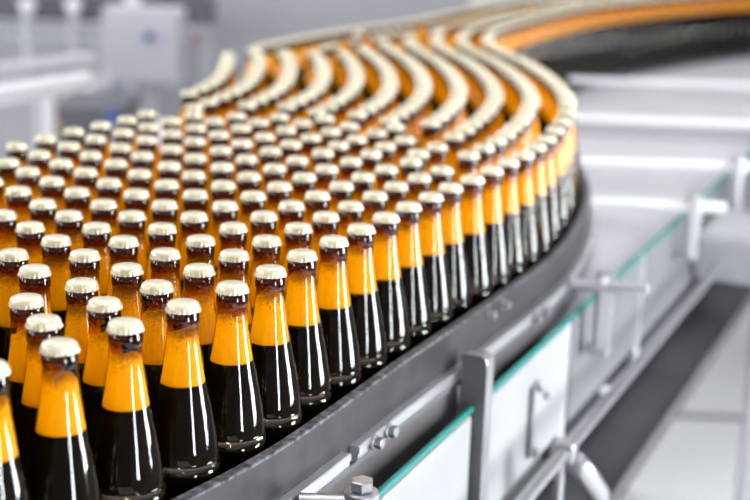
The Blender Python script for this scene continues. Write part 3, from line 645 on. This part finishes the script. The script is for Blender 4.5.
for i, (yc, ww) in enumerate(LW):
    bm = bmesh.new()
    for s in (-1, 1): add_box(bm, (-7.85, yc+s*(ww/2-.03), 3.3), (.08, .06, 3.0))
    for z in (1.83, 4.77): add_box(bm, (-7.85, yc, z), (.08, ww-.12, .06))
    wf = struct('added_window_%d' % (i+3), bm, M['white'])
    bm = bmesh.new(); add_box(bm, (-7.86, yc, 3.3), (.012, ww-.12, 2.88)); obj('pane', bm, M['glow_pane_far'], wf)
bm = bmesh.new(); add_box(bm, (-2.4, 20.1, 3.0), (11.0, .2, 6.0)); struct('wall_back', bm, M['wall'])
# unseen lamps added over the line, the last pair to brighten the far end
for i, (x, y) in enumerate(((-2.2, .2), (-2.3, 3.0), (-.2, 1.6), (-.2, 5.2), (1.6, 4.2), (-2.2, 7.0), (.7, 6.2), (-1.3, 5.2))):
    l = empty('added_lamp', 'unseen long white lamp added on two rods above the line, %s' % ['left of the camera', 'over the left aisle', 'over the front bottles', 'over the bend', 'over the deck', 'over the far left machines', 'over the far bottle branch', 'over the left guard rails'][i], 'lamp', (x, y, 2.5 if i == 1 else 4.0), group='unseen lamps added above the line')
    bm = bmesh.new(); add_box(bm, (0, 0, .05), (.22, 1.5, .08)); obj('housing', bm, M['white'], l, bevel=.01)
    bm = bmesh.new(); add_rod(bm, (0, -.7, -.02), (0, .7, -.02), .035, 20); obj('diffuser', bm, M['tube'], l, smooth=True, angle=.6)
    for s in (-.55, .55):
        bm = bmesh.new(); add_rod(bm, (0, s, .09), (0, s, 3.4), .006, 8); obj('rod', bm, M['satin'], l)

# ------------------------------------------------------------------ machines behind, on the left
# guard rails of the neighbouring line
def guard(name, lab, a, b, r, posts, m):
    a, b = Vector(a), Vector(b); g = empty(name, lab, 'rail', (b.x, b.y, 0), group=None)
    bm = bmesh.new(); add_rod(bm, a, b, r, 20, .3); obj('tube', local(bm, g.location), M[m], g, smooth=True, angle=.6)
    for t in posts:
        p = a + (b-a)*t; bm = bmesh.new(); add_rod(bm, (p.x, p.y, .012), (p.x, p.y, p.z-r*.6), r*.7, 14); add_rod(bm, (p.x, p.y, 0), (p.x, p.y, .012), r*2, 20)
        obj('post', local(bm, g.location), M[m], g, smooth=True, angle=.6)
    return g
a, b = Vector((-.91, 3.54, 1.1)), Vector((-.77, 3.85, 1.1))
guard('guard_rail', 'thick white guard rail behind the leftmost bottles', a+(a-b)*2.5, b, .024, (.25, .86), 'white')
a, b = Vector((-1.14, 4.38, 1.05)), Vector((-.936, 4.74, 1.05))
guard('guard_rail', 'farther white guard rail below the control box, left', a+(a-b)*2.0, b, .026, (.2, .8), 'offwhite')
# control box on a pedestal
Y = 7.0
c0, c1 = Vector((-1.316, Y, .681)), Vector((-.944, Y, 1.045))
cx, wz, ww, hh = (c0.x+c1.x)/2, (c0.z+c1.z)/2, c1.x-c0.x, c1.z-c0.z
k = empty('control_box', 'white control box with small blue and violet lights on a pedestal', 'cabinet', (cx, Y, 0))
bm = bmesh.new(); add_box(bm, (0, 0, wz), (ww, .22, hh)); obj('housing', bm, M['offwhite'], k, bevel=.015)
bm = bmesh.new(); add_box(bm, (.01, -.115, wz), (ww*.86, .012, hh*.86)); dr = obj('door', bm, M['offwhite'], k, bevel=.004)
for px, m, r in ((-1.091, 'blue', .022), (-1.039, 'violet', .016)):
    p = Vector((px, Y-.12, .915)); bm = bmesh.new(); add_rod(bm, (p.x-cx, -.121, p.z), (p.x-cx, -.135, p.z), r, 20); obj('lamp_button', bm, M[m], k, smooth=True, angle=.6)
bm = bmesh.new(); add_box(bm, (0, .02, (wz-hh/2)/2), (.12, .12, wz-hh/2)); add_box(bm, (0, .02, .01), (.34, .34, .02)); obj('pedestal', bm, M['offwhite'], k)

def machine(name, lab, cat, c, s, m, kids=()):
    o = empty(name, lab, cat, (c[0], c[1], 0))
    bm = bmesh.new(); add_box(bm, (0, 0, s[2]/2+.06), (s[0], s[1], s[2]-.12)); obj('housing', bm, M[m], o, bevel=.02)
    bm = bmesh.new(); add_box(bm, (0, 0, .03), (s[0]-.1, s[1]-.1, .06)); obj('plinth', bm, M['darkgrey'], o)
    bm = bmesh.new(); add_box(bm, (0, -s[1]/2-.006, s[2]*.52), (s[0]*.82, .014, s[2]*.62)); dr = obj('door', bm, M[m], o, bevel=.004)
    bm = bmesh.new(); add_rod(bm, (s[0]*.32, -s[1]/2-.03, s[2]*.45), (s[0]*.32, -s[1]/2-.03, s[2]*.62), .012, 12); obj('handle', bm, M['satin'], dr)
    return o
machine('machine_cabinet', 'low white machine housing behind the control box pedestal', 'machine', (-.62, 6.0, 0), (.9, .6, .62), 'white')
machine('machine_cabinet', 'long grey machine housing far behind the guard rails', 'machine', (-2.6, 9.2, 0), (3.2, .8, .70), 'midgrey')
machine('machine_cabinet', 'grey machine housing behind the left bottle edge', 'machine', (-1.75, 6.2, 0), (1.2, .5, .78), 'midgrey')
machine('machine_cabinet', 'mid grey machine housing just right of the control box', 'machine', (-.25, 9.0, 0), (1.5, .9, 1.05), 'midgrey')
machine('machine_cabinet', 'tall white machine housing behind the top of the bend', 'machine', (1.0, 11.5, 0), (1.6, 1.0, 1.5), 'white')
pq = Vector((-1.01, 5.0, .861))
machine('pump_housing', 'dark housing low behind the leftmost bottles', 'machine', (pq.x, 5.2, 0), (.26, .35, pq.z), 'darkgrey')
# overhead pipe rack at the top left
Y = 8.2
a, b = Vector((-2.35, Y, .882)), Vector((-.934, Y, .987))
rk = empty('pipe_rack', 'dark overhead beam on slim posts at the far left', 'rack', (a.x, Y, 0))
bm = bmesh.new(); add_box(bm, ((a.x+b.x)/2-a.x, 0, (a.z+b.z)/2), (b.x-a.x, .16, .15)); obj('beam', bm, M['darkgrey'], rk)
for x in (0.05, b.x-a.x-.05):
    bm = bmesh.new(); add_box(bm, (x, 0, a.z/2-.04), (.07, .07, a.z-.08)); obj('post', bm, M['midgrey'], rk)
for i, p in enumerate((Vector((-1.923, 8.0, .95)), Vector((-1.674, 8.0, .959)), Vector((-1.354, 8.0, .997)))):
    v = empty('vent_pipe', 'pale upright pipe with round white cap before the dark beam, %s' % ('leftmost', 'middle one', 'nearest the control box')[i], 'pipe', (p.x, p.y, 0), group='upright pipes at the far left')
    bm = bmesh.new(); add_rod(bm, (0, 0, 0), (0, 0, p.z-.02), .03, 16); obj('pipe', bm, M['offwhite'], v, smooth=True, angle=.6)
    bm = bmesh.new(); add_rod(bm, (0, .03, p.z), (0, -.05, p.z), .042, 24, .3); obj('cap', bm, M['white'], v, smooth=True, angle=.6)
# small coloured fittings between the machines
for (p, m, lab) in ((Vector((-1.019, 5.6, .814)), 'blue', 'small blue valve on a thin pipe under the control box'), (Vector((-.844, 4.6, .889)), 'blue', 'small blue valve just behind the left bottle edge'), (Vector((-1.069, 8.4, .764)), 'red', 'small dark red valve right of the control box'), (Vector((-.942, 4.2, .916)), 'ochre', 'small ochre valve behind the leftmost bottles')):
    v = empty('valve', lab, 'valve', (p.x, p.y, 0))
    bm = bmesh.new(); add_rod(bm, (0, 0, 0), (0, 0, p.z-.02), .014, 12); obj('pipe', bm, M['satin'], v, smooth=True, angle=.6)
    bm = bmesh.new(); add_rod(bm, (0, 0, p.z-.02), (0, 0, p.z+.02), .022, 20, .25); obj('hand_wheel', bm, M[m], v, smooth=True, angle=.6)

# ------------------------------------------------------------------ light, camera
w = bpy.data.worlds.new('hall_light'); scene.world = w; w.use_nodes = True
bg = w.node_tree.nodes['Background']; bg.inputs['Color'].default_value = (.90, .93, .97, 1); bg.inputs['Strength'].default_value = 1.0
nt = w.node_tree; tc = nt.nodes.new('ShaderNodeTexCoord'); sp = nt.nodes.new('ShaderNodeSeparateXYZ'); rp = nt.nodes.new('ShaderNodeValToRGB')
nt.links.new(tc.outputs['Generated'], sp.inputs[0]); nt.links.new(sp.outputs['Z'], rp.inputs['Fac']); nt.links.new(rp.outputs['Color'], bg.inputs['Color'])
rp.color_ramp.elements[0].position = .05; rp.color_ramp.elements[0].color = (.12, .125, .135, 1)
rp.color_ramp.elements[1].position = .75; rp.color_ramp.elements[1].color = (.90, .93, .97, 1)
cam = bpy.data.cameras.new('camera'); co = bpy.data.objects.new('camera', cam); C.objects.link(co); scene.camera = co
cam.sensor_fit = 'HORIZONTAL'; cam.sensor_width = 36; cam.lens = F_PX*36/750
X = RGT*cr + UPV*sr; Yv = RGT*-sr + UPV*cr; Zv = -FWD
co.matrix_world = Matrix(((X.x, Yv.x, Zv.x, 0), (X.y, Yv.y, Zv.y, 0), (X.z, Yv.z, Zv.z, CAM_Z), (0, 0, 0, 1)))
cam.clip_start = .05
cam.dof.use_dof = True; cam.dof.focus_distance = 1.36; cam.dof.aperture_fstop = 3.9
vs = scene.view_settings; vs.view_transform = 'Standard'; vs.look = 'None'; vs.exposure = 0.2; vs.gamma = 1.0; vs.use_curve_mapping = False
scene.cycles.max_bounces = 10; scene.cycles.transparent_max_bounces = 28; scene.cycles.diffuse_bounces = 4; scene.cycles.glossy_bounces = 4
scene.cycles.use_denoising = True
scene.cycles.sample_clamp_indirect = 6
